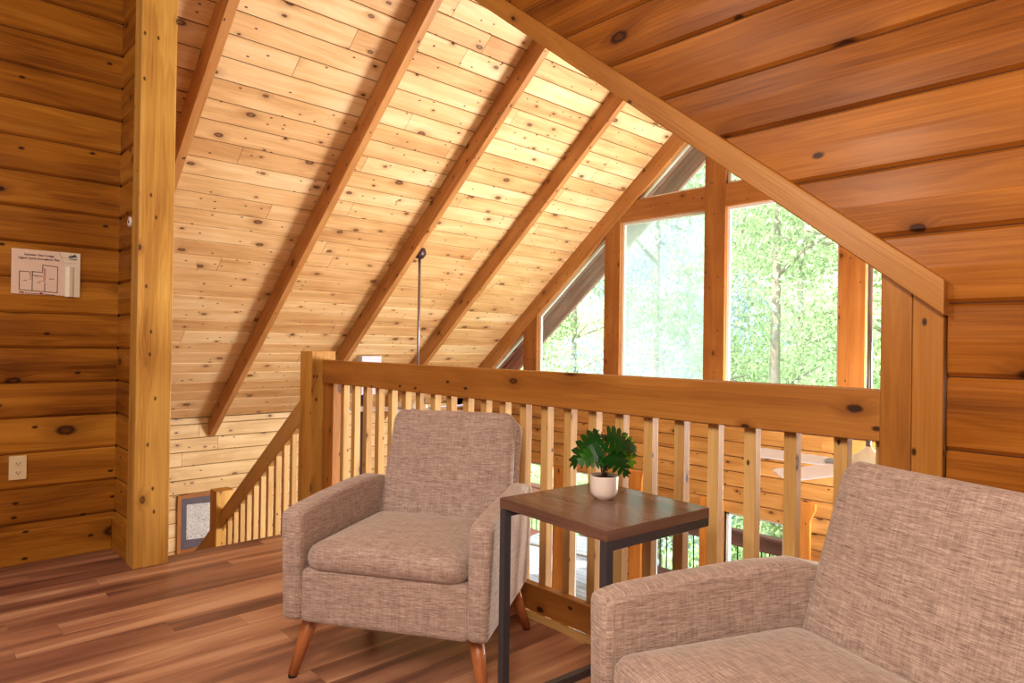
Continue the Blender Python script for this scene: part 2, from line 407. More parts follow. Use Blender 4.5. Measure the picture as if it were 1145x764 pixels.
# ------------------------------------------------------------------ constants (metres; loft floor is z = 0)
YR = 1.951           # plane of the loft railing
XRIDGE, ZRIDGE = -3.66, 3.976
SL = .825
YG = 6.40            # gable wall
XK = -8.24           # far-left knee wall
GF = -2.65           # ground-floor level
deckz = lambda x: ZRIDGE - SL*abs(x-XRIDGE)
inv = 1/math.sqrt(1+SL*SL)

# ------------------------------------------------------------------ loft floor
bm = newbm()
rg = random.Random(5)
x = -3.735
pw = .124
while x < 2.3:
    y = -3.0 - rg.random()*1.2
    while y < YR+.05:
        y1 = y + 1.1 + rg.random()*.35
        a, b = max(y, -3.0), min(y1, YR+.03)
        if b-a > .02:
            o = rg.random()*40; o2 = rg.random()*40
            face(bm, [(x+.0006, a+.0006, 0), (x+pw-.0006, a+.0006, 0), (x+pw-.0006, b-.0006, 0), (x+.0006, b-.0006, 0)],
                 [(a+o, o2), (a+o, o2+pw), (b+o, o2+pw), (b+o, o2)], rg.random())
        y = y1
    x += pw
x = -3.735-pw
for k in range(4):
    y = -3.0 - rg.random()*1.2
    while y < 1.0:
        y1 = y+1.1+rg.random()*.35; a, b = max(y, -3.), min(y1, .98)
        if b-a > .02:
            o = rg.random()*40; o2 = rg.random()*40
            face(bm, [(x+.0006, a, 0), (x+pw-.0006, a, 0), (x+pw-.0006, b-.0006, 0), (x+.0006, b-.0006, 0)], [(a+o, o2), (a+o, o2+pw), (b+o, o2+pw), (b+o, o2)], rg.random())
        y = y1
    x -= pw
link('floor', bm, M['floor'], kind='structure')
bm = newbm()
box(bm, (-3.735, -3.0, -.25), (2.3, YR+.03, -.002)); box(bm, (-4.3, -3., -.25), (-3.735, 1.0, -.002))
link('trim_1', bm, M['trim'], kind='structure')     # edge and thickness of the loft floor

# ------------------------------------------------------------------ loft walls
rowsL = [.194 + .1755*k for k in range(-1, 24)]
bm = newbm()
board_wall(bm, lambda u, v, d: (-4.07-d, u, v), rowsL, lambda z: -3.0, lambda z: .915, gd=.010, groove=.014, crown=.004, dk=.2)
box(bm, (-4.25, -3.0, 0), (-4.085, 1.05, 4.1), mi=1)
link('wall_left', bm, [M['wall'], M['dark']], kind='structure')
bm = newbm()
board_wall(bm, lambda u, v, d: (u, .915+d, v), rowsL, lambda z: -4.075, lambda z: -3.70, gd=.010, groove=.014, crown=.004, dk=.2)
box(bm, (-4.08, .93, 0), (-3.70, 1.04, 4.1), mi=1)
link('wall_return', bm, [M['wall'], M['dark']], kind='structure')
bm = newbm()
box(bm, (-4.071, -3., 0), (-4.057, .90, .165), axis=1); link('baseboard_left', bm, M['wall'], kind='structure', bev=.003)
bm = newbm(); box(bm, (-4.057, .899, 0), (-3.705, .916, .165), axis=0); link('baseboard_return', bm, M['wall'], kind='structure', bev=.003)
bm = newbm(); box(bm, (-3.735, .893, 0), (-3.613, 1.055, 4.05), .45)
mark(link('corner_column', bm, M['col'], bev=.005), 'square pale pine column at the end of the left log wall beside the stair opening', 'column')

# right wall (cheek wall above the railing plane) with a diagonal left edge
z0 = 1.2198+.09; tz = .80
diag = lambda z: -.4714-.0 - (z-z0+.03)/.797 if z > z0-.03 else -.470
bm = newbm()
rowsR = [1.242 + .1868*k for k in range(-7, 17)]
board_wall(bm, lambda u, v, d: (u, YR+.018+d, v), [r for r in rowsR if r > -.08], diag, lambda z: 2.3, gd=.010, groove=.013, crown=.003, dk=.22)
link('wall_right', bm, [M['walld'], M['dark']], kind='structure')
bm = newbm()     # solid core behind the boards
poly_prism(bm, [(-.4735, 0), (2.3, 0), (2.3, 4.1), (-.46-(4.1-1.22)/.797, 4.1), (-.4735, 1.25)], lambda a, b, t: (a, t, b), YR+.031, YR+.12)
link('wall_right_core', bm, M['dark'], kind='structure')
# diagonal trim board along the wall's edge
bm = newbm()
d = Vector((-1, 0, .7955)).normalized(); dn = Vector((d.z, 0, -d.x))
top = Vector((-.4695, 0, 1.2555)); Lt = 3.72
W = .0705; yt0, yt1 = YR-.022, YR+.125
a0 = top.copy(); a0.y = (yt0+yt1)/2; b0 = a0 + d*Lt
beam(bm, a0, b0, (dn.x, 0, dn.z), W, yt1-yt0, .5, ends=(.7955, 0))
link('trim_2', bm, M['trim'], kind='structure', bev=.004)
# other loft walls and loft ceiling (out of view, close the room)
bm = newbm(); box(bm, (2.3, -3., 0), (2.4, YR+.1, 4.1)); link('wall_side', bm, M['wall'], kind='structure')
bm = newbm(); box(bm, (-4.25, -3.1, 0), (2.4, -3.0, 4.1)); link('wall_back', bm, M['wall'], kind='structure')
bm = newbm(); box(bm, (-4.25, -3.1, 4.1), (2.4, YR+.1, 4.2)); link('ceiling_loft', bm, M['wall'], kind='structure')

# ------------------------------------------------------------------ great room roof
def slope_boards(side):
    bm = newbm(); rj = random.Random(3 if side < 0 else 4)
    s = side
    def fn(u, v, dd):      # v = distance down the slope from ridge
        x = XRIDGE + s*v*inv; z = ZRIDGE - v*SL*inv
        return (x + s*dd*SL*inv, u, z + dd*inv)
    span = 4.62/inv
    n = int(span/.1735)+1
    rows = [k*.1735 for k in range(n+1)]; rows = [r for r in rows if r <= span+.01]
    y0 = .98 if side < 0 else YR+.12
    board_wall(bm, fn, rows, lambda v: y0, lambda v: YG+.02, groove=.010, gd=.009, joint=3.4, jr=rj)
    for f in bm.faces: pass
    # closed roof sheathing above
    a = [fn(y0, 0, .012), fn(YG+.1, 0, .012), fn(YG+.1, span+.2, .012), fn(y0, span+.2, .012)]
    b = [fn(y0, 0, .1), fn(YG+.1, 0, .1), fn(YG+.1, span+.2, .1), fn(y0, span+.2, .1)]
    vs = [bm.verts.new(p) for p in a+b]
    for q in ((0,1,2,3), (7,6,5,4), (0,4,5,1), (1,5,6,2), (2,6,7,3), (3,7,4,0)):
        f = bm.faces.new([vs[i] for i in q]); f.material_index = 1
    return bm
link('ceiling', slope_boards(-1), [M['deck'], M['dark']], kind='structure')
link('ceiling_right', slope_boards(1), [M['deck'], M['dark']], kind='structure')

# rafters
RD, RT = .187, .066
def rafter_bm(side, y, d0=0.0, length=4.62, depth=RD, t=RT):
    bm = newbm(); s = side
    e = Vector((s*inv, 0, -SL*inv)); n = Vector((-s*SL*inv, 0, -inv))   # n points down/inward
    P = Vector((XRIDGE, y+t/2, ZRIDGE)) + n*(depth/2 + d0)
    Q = P + e*(length/inv)
    return beam(bm, P, Q, n, depth, t, R_.random(), ends=(-SL, 0))
raft = [(1.53, 'roof rafter nearest the log column, upper left, cut off by the picture top'),
        (2.82, 'second roof rafter from the log column, its lower tail ending on the pale wall'),
        (3.946, 'third roof rafter from the column, meeting the pendant rod canopy'),
        (5.15, 'roof rafter between the pendant rod and the gable windows')]
for y, lab in raft:
    mark(link('roof_rafter', rafter_bm(-1, y, length=4.66), M['rafter'], bev=.004), lab, 'rafter', 'roof rafters on the left slope')
bm = rafter_bm(-1, 6.40, depth=.205, t=.09, length=4.6)
link('trim_3', bm, M['rafter'], kind='structure', bev=.004)      # gable rake board, left
bm = rafter_bm(1, 6.40, depth=.205, t=.09, length=4.6)
link('trim_4', bm, M['rafter'], kind='structure', bev=.004)
for i, y in enumerate((2.82, 3.946, 5.15)):
    pass

# overhang outside: soffit and fly rafter, both sides
for s in (-1, 1):
    bm = newbm(); e = Vector((s*inv, 0, -SL*inv)); n = Vector((-s*SL*inv, 0, -inv))
    P = Vector((XRIDGE, 6.96, ZRIDGE)) + n*(.11); beam(bm, P, P+e*(5.4/inv), n, .22, .05, .3, ends=(-SL, 0))
    P = Vector((XRIDGE, 6.73, ZRIDGE)) - n*.03; beam(bm, P, P+e*(5.4/inv), n, .03, .52, .6)
    link('trim_%d' % (5 if s < 0 else 6), bm, M['stain'], kind='structure')

# ------------------------------------------------------------------ knee wall (far left) and gable wall
bm = newbm()
rowsK = [.30-.162*k for k in range(0, 20)][::-1]
board_wall(bm, lambda u, v, d: (XK-d, u, v), rowsK, lambda z: 1.0, lambda z: YG+.02, groove=.01, gd=.008, joint=2.2, jr=random.Random(9))
box(bm, (XK-.15, 1.0, GF-.1), (XK-.015, YG+.1, .3), mi=1)
link('wall_far_left', bm, [M['pale'], M['dark']], kind='structure')
bm = newbm(); box(bm, (.92, YR+.12, GF-.1), (1.05, YG+.1, .25)); link('wall_far_right', bm, M['pale'], kind='structure')

mir = lambda x: 2*XRIDGE-x
low = [(-6.60, -5.93, -.46, -2.45), (-5.66, -5.10, -.46, -2.60), (-4.43, -3.80, -.58, -2.60)]
low += [(mir(b), mir(a), t, bo) for a, b, t, bo in low]
holes = [(a, b, bo, t) for a, b, t, bo in low]
SILL = .50
bm = newbm()
rowsG = [-.617 + .1548*k for k in range(-14, 8)]
rowsG = [r for r in rowsG if r < SILL-.02] + [SILL]
board_wall(bm, lambda u, v, d: (u, YG+d, v), rowsG, lambda z: XK, lambda z: .92, groove=.011, gd=.009, joint=2.0, holes=holes, jr=random.Random(21))
link('wall_gable', bm, [M['gable'], M['dark']], kind='structure')
bm = newbm()
xs = sorted(low)
cur = XK-.1
for a, b, t, bo in xs:
    box(bm, (cur, YG+.012, GF-.1), (a, YG+.14, SILL), axis=2); box(bm, (a, YG+.012, t), (b, YG+.14, SILL), axis=0); box(bm, (a, YG+.012, GF-.1), (b, YG+.14, bo), axis=0); cur = b
box(bm, (cur, YG+.012, GF-.1), (1.05, YG+.14, SILL), axis=2)
link('wall_gable_core', bm, M['gable'], kind='structure')

# upper gable glazing -------------------------------------------------------
GW = empty('window_1', (0, 0, 0), kind='structure')
zin = lambda x: ZRIDGE - SL*abs(x-XRIDGE) - .205/inv     # lower edge of rake board
mull = [(-6.55, -6.30), (-5.15, -4.92), (-3.79, -3.55), (mir(-4.92), mir(-5.15)), (mir(-6.30), mir(-6.55))]
for a, b in mull:
    bm = newbm(); mid = [((a+b)/2, zin((a+b)/2)+.05)] if a < XRIDGE < b else []
    poly_prism(bm, [(a, SILL-.02), (b, SILL-.02), (b, zin(b)+.05)] + mid + [(a, zin(a)+.05)], lambda p, q, t: (p, t, q), YG+.002, YG+.12, R_.random())
    UV = bm.loops.layers.uv['UVMap']; o = R_.random()*20
    for f in bm.faces:
        for l in f.loops: l[UV].uv = (l.vert.co.z+o, l.vert.co.x+l.vert.co.y+o)
    link('mullion', bm, M['mull'], GW)
bm = newbm(); box(bm, (-4.92, YG+.004, 2.615), (-3.79, YG+.12, 2.855), axis=0)
box(bm, (-3.55, YG+.004, 2.615), (mir(-4.92), YG+.12, 2.855), axis=0)
zz = 2.615; beamx = -4.92
link('transom', bm, M['mull'], GW, bev=.004)
bm = newbm()
for s in (-1, 1):      # wedge of transom that runs to the rake board
    xa = XRIDGE + s*(1.26); xb = XRIDGE + s*((ZRIDGE-.205/inv-2.615)/SL+.02)
    xc = XRIDGE + s*((ZRIDGE-.205/inv-2.855)/SL+.05)
    pts = [(xa, 2.615), (xb, 2.615), (xc, 2.855), (xa, 2.855)]
    poly_prism(bm, pts, lambda p, q, t: (p, t, q), YG+.005, YG+.12, .5)
boxuv(bm); link('transom_end', bm, M['mull'], GW)
bm = newbm(); box(bm, (XK, YG-.03, SILL-.03), (.92, YG+.14, SILL+.01)); link('sill', bm, M['rafter'], GW, bev=.004)

def pane(poly, mat, name='pane'):
    """glass pane polygon (x,z) with a slim white vinyl frame"""
    bm = newbm(); face(bm, [(x, YG+.075, z) for x, z in poly], [(x, z) for x, z in poly]); link(name, bm, mat, GW)
    bm = newbm(); n = len(poly)
    cx = sum(p[0] for p in poly)/n; cz = sum(p[1] for p in poly)/n
    # inset polygon
    ins = []
    w = .030
    area = sum(poly[i][0]*poly[(i+1) % n][1]-poly[(i+1) % n][0]*poly[i][1] for i in range(n))
    sg = 1 if area > 0 else -1
    for i in range(n):
        p0, p1, p2 = [Vector(poly[(i+k-1) % n]) for k in range(3)]
        e1 = (p1-p0).normalized(); e2 = (p2-p1).normalized()
        n1 = Vector((-e1.y, e1.x))*sg; n2 = Vector((-e2.y, e2.x))*sg
        m_ = (n1+n2); k = w/max(.3, (m_.dot(n1)))
        ins.append(p1 + m_*k)
    for i in range(n):
        j = (i+1) % n
        A, B, C, D = poly[i], poly[j], ins[j], ins[i]
        for (q, yy) in (((A, B, C, D), YG+.055),):
            face(bm, [(p[0], yy, p[1]) for p in q])
        face(bm, [(D[0], YG+.055, D[1]), (C[0], YG+.055, C[1]), (C[0], YG+.09, C[1]), (D[0], YG+.09, D[1])])
    link('vinyl_frame', bm, M['white'], GW)
s0 = SILL+.01
def quad_under(x0, x1): return [(x0, s0), (x1, s0), (x1, zin(x1)), (x0, zin(x0))]
xe = XRIDGE - (ZRIDGE-.205/inv-s0)/SL
pane([(xe, s0), (-6.55, s0), (-6.55, zin(-6.55))], M['glass'])
pane(quad_under(-6.30, -5.15), M['hazy2'])
pane([(-4.92, s0), (-3.79, s0), (-3.79, 2.615), (-4.92, 2.615)], M['hazy'])
xr = XRIDGE + (ZRIDGE-.205/inv-2.615)/SL
pane([(-3.55, s0), (mir(-4.92), s0), (mir(-4.92), zin(mir(-4.92))), (xr, 2.615), (-3.55, 2.615)], M['hazy2'])
pane(quad_under(mir(-5.15), mir(-6.30)), M['glass'])
pane([(mir(-6.55), s0), (mir(xe), s0), (mir(-6.55), zin(mir(-6.55)))], M['glass'])
xt = (ZRIDGE-.205/inv-2.855)/SL
pane([(XRIDGE-xt, 2.855), (-3.79, 2.855), (-3.79, zin(-3.79))], M['hazy2'])
pane([(-3.55, 2.855), (XRIDGE+xt, 2.855), (-3.55, zin(-3.55))], M['hazy2'])

# lower windows -------------------------------------------------------------
for i, (a, b, t, bo) in enumerate(sorted(low)):
    w = empty('window_%d' % (i+2), ((a+b)/2, YG, bo), kind='structure')
    X0 = (a+b)/2
    bm = newbm()
    face(bm, [(a-X0, .075, 0), (b-X0, .075, 0), (b-X0, .075, t-bo), (a-X0, .075, t-bo)]); link('pane', bm, M['glass'], w)
    bm = newbm(); q = .03
    box(bm, (a-X0, .05, 0), (a-X0+q, .10, t-bo)); box(bm, (b-X0-q, .05, 0), (b-X0, .10, t-bo))
    box(bm, (a-X0, .05, 0), (b-X0, .10, q)); box(bm, (a-X0, .05, t-bo-q), (b-X0, .10, t-bo))
    link('vinyl_frame', bm, M['white'], w)
    bm = newbm()
    box(bm, (a-X0-.005, .0, 0), (a-X0, .1, t-bo)); box(bm, (b-X0, .0, 0), (b-X0+.005, .1, t-bo))
    link('jamb', bm, M['casing'], w)
def casing(x0, x1, zt, chamfer=0, sgn=1, n=7):
    bm = newbm()
    if chamfer:
        pts = [(x0, GF), (x1, GF), (x1, zt-.17), (x1+.045, zt-.06), (x1+.045, zt), (x0-.02, zt), (x0, zt-.1)]
        if sgn < 0: c = x0+x1; pts = [(c-p[0], p[1]) for p in pts]
        poly_prism(bm, pts, lambda p, q, t: (p, t, q), YG-.035, YG+.004, .7); boxuv(bm)
        UV = bm.loops.layers.uv['UVMap']
        for f in bm.faces:
            for l in f.loops: l[UV].uv = (l.vert.co.z+3, l.vert.co.x+l.vert.co.y)
    else: box(bm, (x0, YG-.03, GF), (x1, YG+.004, zt), .7)
    link('trim_%d' % n, bm, M['casing'], kind='structure', bev=.003)
casing(-3.79, -3.53, -.47, n=7)
casing(-2.78, -2.62, -.33, 1, 1, n=8); casing(mir(-2.62), mir(-2.78), -.33, 1, -1, n=9)
casing(-5.93, -5.66, -.44, n=10); casing(-5.10, -4.96, -.44, n=11); casing(mir(-5.66), mir(-5.93), -.44, n=12); casing(mir(-4.96), mir(-5.10), -.44, n=13)

# ground floor of the great room
bm = newbm()
rg = random.Random(8); x = XK
while x < .92:
    o = rg.random()*30
    face(bm, [(x, 1., GF), (x+.15, 1., GF), (x+.15, YG, GF), (x, YG, GF)], [(1+o, 0), (1+o, .15), (6+o, .15), (6+o, 0)], rg.random()); x += .152
link('floor_ground', bm, M['floor'], kind='structure')
# stair wall behind the column, below the loft
bm = newbm()
board_wall(bm, lambda u, v, d: (u, 1.075-d, v), [GF+.17*k for k in range(int(6.3/.17)+1)], lambda z: XK, lambda z: min(-3.72, -3.72) if z > -.1 else -3.7, gd=.01, groove=.012, crown=.003)
box(bm, (XK, .98, GF), (-4.26, 1.055, 3.6), mi=1); box(bm, (-4.26, 1.045, GF), (-3.74, 1.058, 3.6), mi=1)
def _cap(): pass
link('wall_stair', bm, [M['gable'], M['dark']], kind='structure')

# ------------------------------------------------------------------ loft railing
rail = empty('loft_railing', (-2.2, YR+.02, 0), label='long pine balustrade along the loft edge with wide flat top rail', cat='railing')
X0 = rail.location.copy()
def rl(lo, hi, name, mat, var=None, bev=.003, axis=None, **kw):
    bm = newbm(); box(bm, Vector(lo)-X0, Vector(hi)-X0, var, axis=axis); return link(name, bm, mat, rail, bev=bev, **kw)
rl((-3.755, YR, .875), (-.6205, YR+.04, 1.016), 'top_rail', M['rail'], .45, .004)
rl((-3.81, YR, .030), (-.6205, YR+.04, .137), 'bottom_rail', M['rail'], .6)
rl((-3.81, YR-.012, 0), (-.6205, YR, .030), 'shoe_strip', M['bal'], .5)
rl((-3.822, YR+.041, .0), (-3.69, YR+.10, 1.012), 'end_plank', M['rail'], .3)
rl((-3.978, YR-.035, 0), (-3.8225, YR+.125, 1.067), 'end_post', M['col'], .5)
for k in range(0, 24):
    bx = -.6445 - .1285*k
    if k == 1: bx = -.756
    if bx < -3.72: break
    bm = newbm(); box(bm, Vector((bx, YR+.042, -.02))-X0, Vector((bx+.038, YR+.080, .995))-X0)
    link('baluster', bm, M['bal'], rail, bev=.002)
# right-hand post against the wall (two planks side by side)
post = empty('wall_post', (-.545, YR+.02, 0), label='wide built-up pine post at the right end of the balustrade below the diagonal trim', cat='post')
P0 = post.location.copy()
def ppost(x0, x1, var):
    bm = newbm(); zt = lambda x: 1.2198 + .05 + (-.4714-x)*.7917
    pts = [(x0, 0), (x1, 0), (x1, zt(x1)), (x0, zt(x0))]
    poly_prism(bm, [(p-P0.x, q) for p, q in pts], lambda a, b, t: (a, t, b), -.024, .10, var)
    UV = bm.loops.layers.uv['UVMap']; o = R_.random()*20
    for f in bm.faces:
        for l in f.loops: l[UV].uv = (l.vert.co.z+o, l.vert.co.x+l.vert.co.y+o)
    link('plank', bm, M['trim'], post, bev=.003)
ppost(-.6205, -.5455, .45); ppost(-.5445, -.4745, .6)

# ------------------------------------------------------------------ stair and stair railing
st = empty('staircase', (-3.74, 1.5, GF), label='pine stair descending left from the loft edge beside the balustrade', cat='staircase')
S0 = st.location.copy()
nr = 15; rise = -GF/nr; run = .255
for k in range(1, nr):
    bm = newbm(); x1 = -3.74-(k-1)*run
    box(bm, Vector((x1-run-.02, 1.09, -k*rise-.035))-S0, Vector((x1, 1.925, -k*rise))-S0, axis=1); link('tread', bm, M['casing'], st, bev=.003)
for k in range(0, nr):
    bm = newbm(); x1 = -3.765-(k)*run
    box(bm, Vector((x1-.012, 1.09, -(k+1)*rise))-S0, Vector((x1, 1.925, -k*rise-.036))-S0, axis=1); link('riser', bm, M['pale'], st)
for y in (1.09, 1.928):
    bm = newbm()
    beam(bm, Vector((-3.76, y+.01, -.17))-S0, Vector((-3.74-nr*run, y+.01, GF+.02))-S0, (0, 0, 1), .26, .022, .5)
    link('stringer', bm, M['rail'], st)
sr = empty('stair_railing', (-4.6, YR+.02, -.6), label='sloping pine stair railing with square balusters and newel post, left of the armchair', cat='railing')
S1 = sr.location.copy()
sl2 = (.786+.197)/(5.359-3.996)
def srail(p, q, w, name='handrail'):
    bm = newbm(); beam(bm, Vector(p)-S1, Vector(q)-S1, (0, 0, 1), w, .04, .5, ends=(-sl2, -sl2) if False else None); return link(name, bm, M['bal'], sr, bev=.003)
hz = lambda x: .786-.079 - sl2*(-3.996-x)
wperp = .158*math.cos(math.atan(sl2))
srail((-3.982, YR+.02, hz(-3.982)), (-5.40, YR+.02, hz(-5.40)), wperp)
lowz = lambda x: -.40-.08 - sl2*(-5.60-x)
srail((-5.55, YR+.02, lowz(-5.55)), (-7.2, YR+.02, lowz(-7.2)), wperp)
for k in range(0, 11):
    bx = -5.265+.1215*k
    bm = newbm(); zt = hz(bx)-.03; zb = -(abs(bx+3.74)/run)*rise-.30
    box(bm, Vector((bx-.019, YR+.004, zb))-S1, Vector((bx+.019, YR+.037, zt))-S1); link('baluster', bm, M['bal'], sr, bev=.002)
for k in range(0, 11):
    bx = -5.70-.1215*k
    bm = newbm(); zt = lowz(bx)-.04; zb = -(abs(bx+3.74)/run)*rise-.30
    box(bm, Vector((bx-.019, YR+.004, max(zb, GF)))-S1, Vector((bx+.019, YR+.037, zt))-S1); link('baluster', bm, M['bal'], sr, bev=.002)
bm = newbm(); box(bm, Vector((-5.53, YR-.035, -1.9))-S1, Vector((-5.39, YR+.105, -.065))-S1); link('newel_post', bm, M['col'], sr, bev=.004)
# lower bottom filler between newel and lower flight
bm = newbm(); box(bm, Vector((-7.26, YR-.035, GF))-S1, Vector((-7.12, YR+.105, lowz(-7.2)+.2))-S1); link('newel_post', bm, M['col'], sr, bev=.004)

# ------------------------------------------------------------------ small things on the left wall
def text_mesh(s, size, fn, parent, name, mat, align='CENTER'):
    cu = bpy.data.curves.new('t', 'FONT'); cu.body = s; cu.size = size; cu.align_x = align; cu.extrude = 0; cu.offset = .00022
    o = bpy.data.objects.new('t', cu); COL.objects.link(o)
    dg = bpy.context.evaluated_depsgraph_get(); dg.update()
    me = bpy.data.meshes.new_from_object(o.evaluated_get(dg)); bpy.data.objects.remove(o)
    for v in me.vertices: v.co = fn(v.co.x, v.co.y)
    me.materials.clear(); me.materials.append(mat)
    q = bpy.data.objects.new(name, me); COL.objects.link(q); q.parent = parent; return q
sg = empty('evacuation_plan_sign', (-4.0645, .447, 1.341), label='white laminated evacuation plan sheet with curled right corner on the left log wall', cat='sign')
sw, sh = .288, .223
bm = newbm()
sheet = [(0, 0), (.222, 0), (.222, .150), (.196, sh), (0, sh)]
NS = 10
poly_prism(bm, sheet, lambda a, b, t: (t, a, b), .004, .005); link('sheet', bm, M['paper'], sg)
bm = newbm()   # the curled, shiny right strip
prev = None
cols = [(.222, .004, .0, .150), (.234, .010, -.002, .165), (.250, .016, -.003, .19), (.268, .014, -.004, .215), (.288, .006, -.004, .222)]
def edgez(a): return .150+(.222-.150) if a > .236 else .15
A = [(.222, .006), (.228, .013), (.240, .018), (.254, .014), (.262, .008), (.288, .006)]
for i in range(len(A)-1):
    (u0, d0), (u1, d1) = A[i], A[i+1]
    t0, t1 = [min(.155, .155) for _ in (0, 1)]
    face(bm, [(d0, u0, -.004), (d1, u1, -.004), (d1, u1, .150), (d0, u0, .150)])
for i, (z0_, z1_) in enumerate(((.150, .170), (.170, .195), (.195, .223))):
    f0 = .222-(z0_-.15)*.36; f1 = .222-(z1_-.15)*.36
    face(bm, [(.006+.008*i/2, f0, z0_), (.007, .288, z0_), (.007, .288, z1_), (.006+.004*i, f1, z1_)])
link('curled_edge', bm, M['laminate'], sg, smooth=True, label='glossy curled laminate edge')
def sf(x, y): return Vector((.0062, x, y))
text_mesh('Leconte View Lodge', .0150, lambda x, y: Vector((.0062, .112+x, .193+y)), sg, 'title_lettering', M['ink'])
text_mesh('Upper Level Evacuation Plan', .0150, lambda x, y: Vector((.0062, .112+x, .175+y)), sg, 'title_lettering', M['ink'])
bm = newbm()
def ln(a, b, w=.0028, mi=0):
    a = Vector(a); b = Vector(b); e = (b-a).normalized(); n = Vector((-e.y, e.x))*w/2; e = e*w/2
    face(bm, [sf(*(a-n-e)), sf(*(b-n+e)), sf(*(b+n+e)), sf(*(a+n-e))], None, .5, mi)
for a, b in (((.033,.020),(.033,.112)), ((.033,.020),(.190,.014)), ((.190,.014),(.190,.145)), ((.190,.145),(.127,.150)), ((.127,.150),(.127,.112)),
             ((.033,.112),(.070,.112)), ((.082,.114),(.127,.112)), ((.085,.020),(.085,.112)), ((.137,.016),(.137,.060)), ((.085,.096),(.127,.092))): ln(a, b)
for a, b in (((.070,.075),(.078,.075)), ((.078,.075),(.078,.110)), ((.113,.068),(.132,.068)), ((.132,.068),(.134,.135)), ((.099,.092),(.108,.084)), ((.137,.066),(.139,.132)), ((.073,.112),(.073,.095))): ln(a, b, .0016, 1)
for a, b in (((.050,.068),(.062,.068)), ((.105,.060),(.118,.060)), ((.155,.082),(.175,.082)), ((.058,.006),(.112,.004)), ((.128,.004),(.180,.001))): ln(a, b, .0022, 0)
ln((.036,.008), (.050,.007), .006, 1); ln((.120,.006), (.124,.006), .008, 1)
link('floor_plan_drawing', bm, [M['ink'], M['redink']], sg)
bm = newbm()
for k, (yy, zz_, r) in enumerate(((.250,.203,.010), (.262,.206,.012), (.240,.200,.008))):
    face(bm, [(.0115, yy-r, zz_-.004), (.0115, yy+r, zz_-.004), (.0115, yy, zz_+r)])
face(bm, [(.0115, .240, .188), (.0115, .272, .188), (.0115, .272, .191), (.0115, .240, .191)])
link('mountain_emblem', bm, M['blueink'], sg)

ol = empty('wall_outlet', (-4.066, .4885, .480), label='ivory duplex power outlet low on the left log wall', cat='outlet')
bm = newbm(); box(bm, (-.004, -.036, -.059), (.008, .036, .059)); link('cover_plate', bm, M['ivory'], ol, bev=.003)
for dz in (-.022, .022):
    bm = newbm(); pts = [(math.cos(a)*.0165, max(-.013, min(.013, math.sin(a)*.0165))) for a in [2*PI*k/20 for k in range(20)]]
    poly_prism(bm, pts, lambda a, b, t: (t, a, b+dz), .007, .0105); s_ = link('receptacle', bm, M['ivory'], ol)
    bm = newbm(); box(bm, (.0098, -.008, -.004+dz), (.0112, -.0055, .006+dz)); box(bm, (.0098, .0055, -.004+dz), (.0112, .008, .005+dz)); box(bm, (.0098, -.002, -.010+dz), (.0112, .002, -.006+dz)); link('slots', bm, M['slot'], s_)
ck = empty('wall_sensor', (-3.835, .914, 1.726), label='small round white sensor on the short return wall beside the column', cat='sensor')
bm = newbm(); lathe(bm, [(.001, -.001), (.026, 0), (.028, .006), (.024, .012), (.013, .014), (.013, .010), (.001, .010)], 24)
bmesh.ops.rotate(bm, verts=bm.verts, cent=(0,0,0), matrix=Matrix.Rotation(PI/2, 3, 'X')); link('housing', bm, M['ceramic'], ck)
bm = newbm(); lathe(bm, [(.001, .0102), (.006, .0102), (.006, .014), (.001, .015)], 16)
bmesh.ops.rotate(bm, verts=bm.verts, cent=(0,0,0), matrix=Matrix.Rotation(PI/2, 3, 'X')); link('centre_button', bm, M['black'], ck)

# framed map on the far knee wall
fm = empty('framed_map', (XK+.004, 2.80, -1.01), label='wood-framed map with purple mat on the far wall beyond the stairs', cat='picture')
bm = newbm(); hw, hh, fw = .315, .335, .04
box(bm, (0, -hw, -hh), (.03, -hw+fw, hh)); box(bm, (0, hw-fw, -hh), (.03, hw, hh)); box(bm, (0, -hw+fw, hh-fw), (.03, hw-fw, hh)); box(bm, (0, -hw+fw, -hh), (.03, hw-fw, -hh+fw))
link('frame', bm, M['casing'], fm, bev=.003)
bm = newbm(); box(bm, (.004, -hw+fw, -hh+fw), (.012, hw-fw, hh-fw)); link('mat_board', bm, M['mat_purple'], fm)
bm = newbm(); face(bm, [(.0135, -.21, -.19), (.0135, .22, -.215), (.0135, .22, .20), (.0135, -.21, .22)]); link('map_print', bm, M['map'], fm)

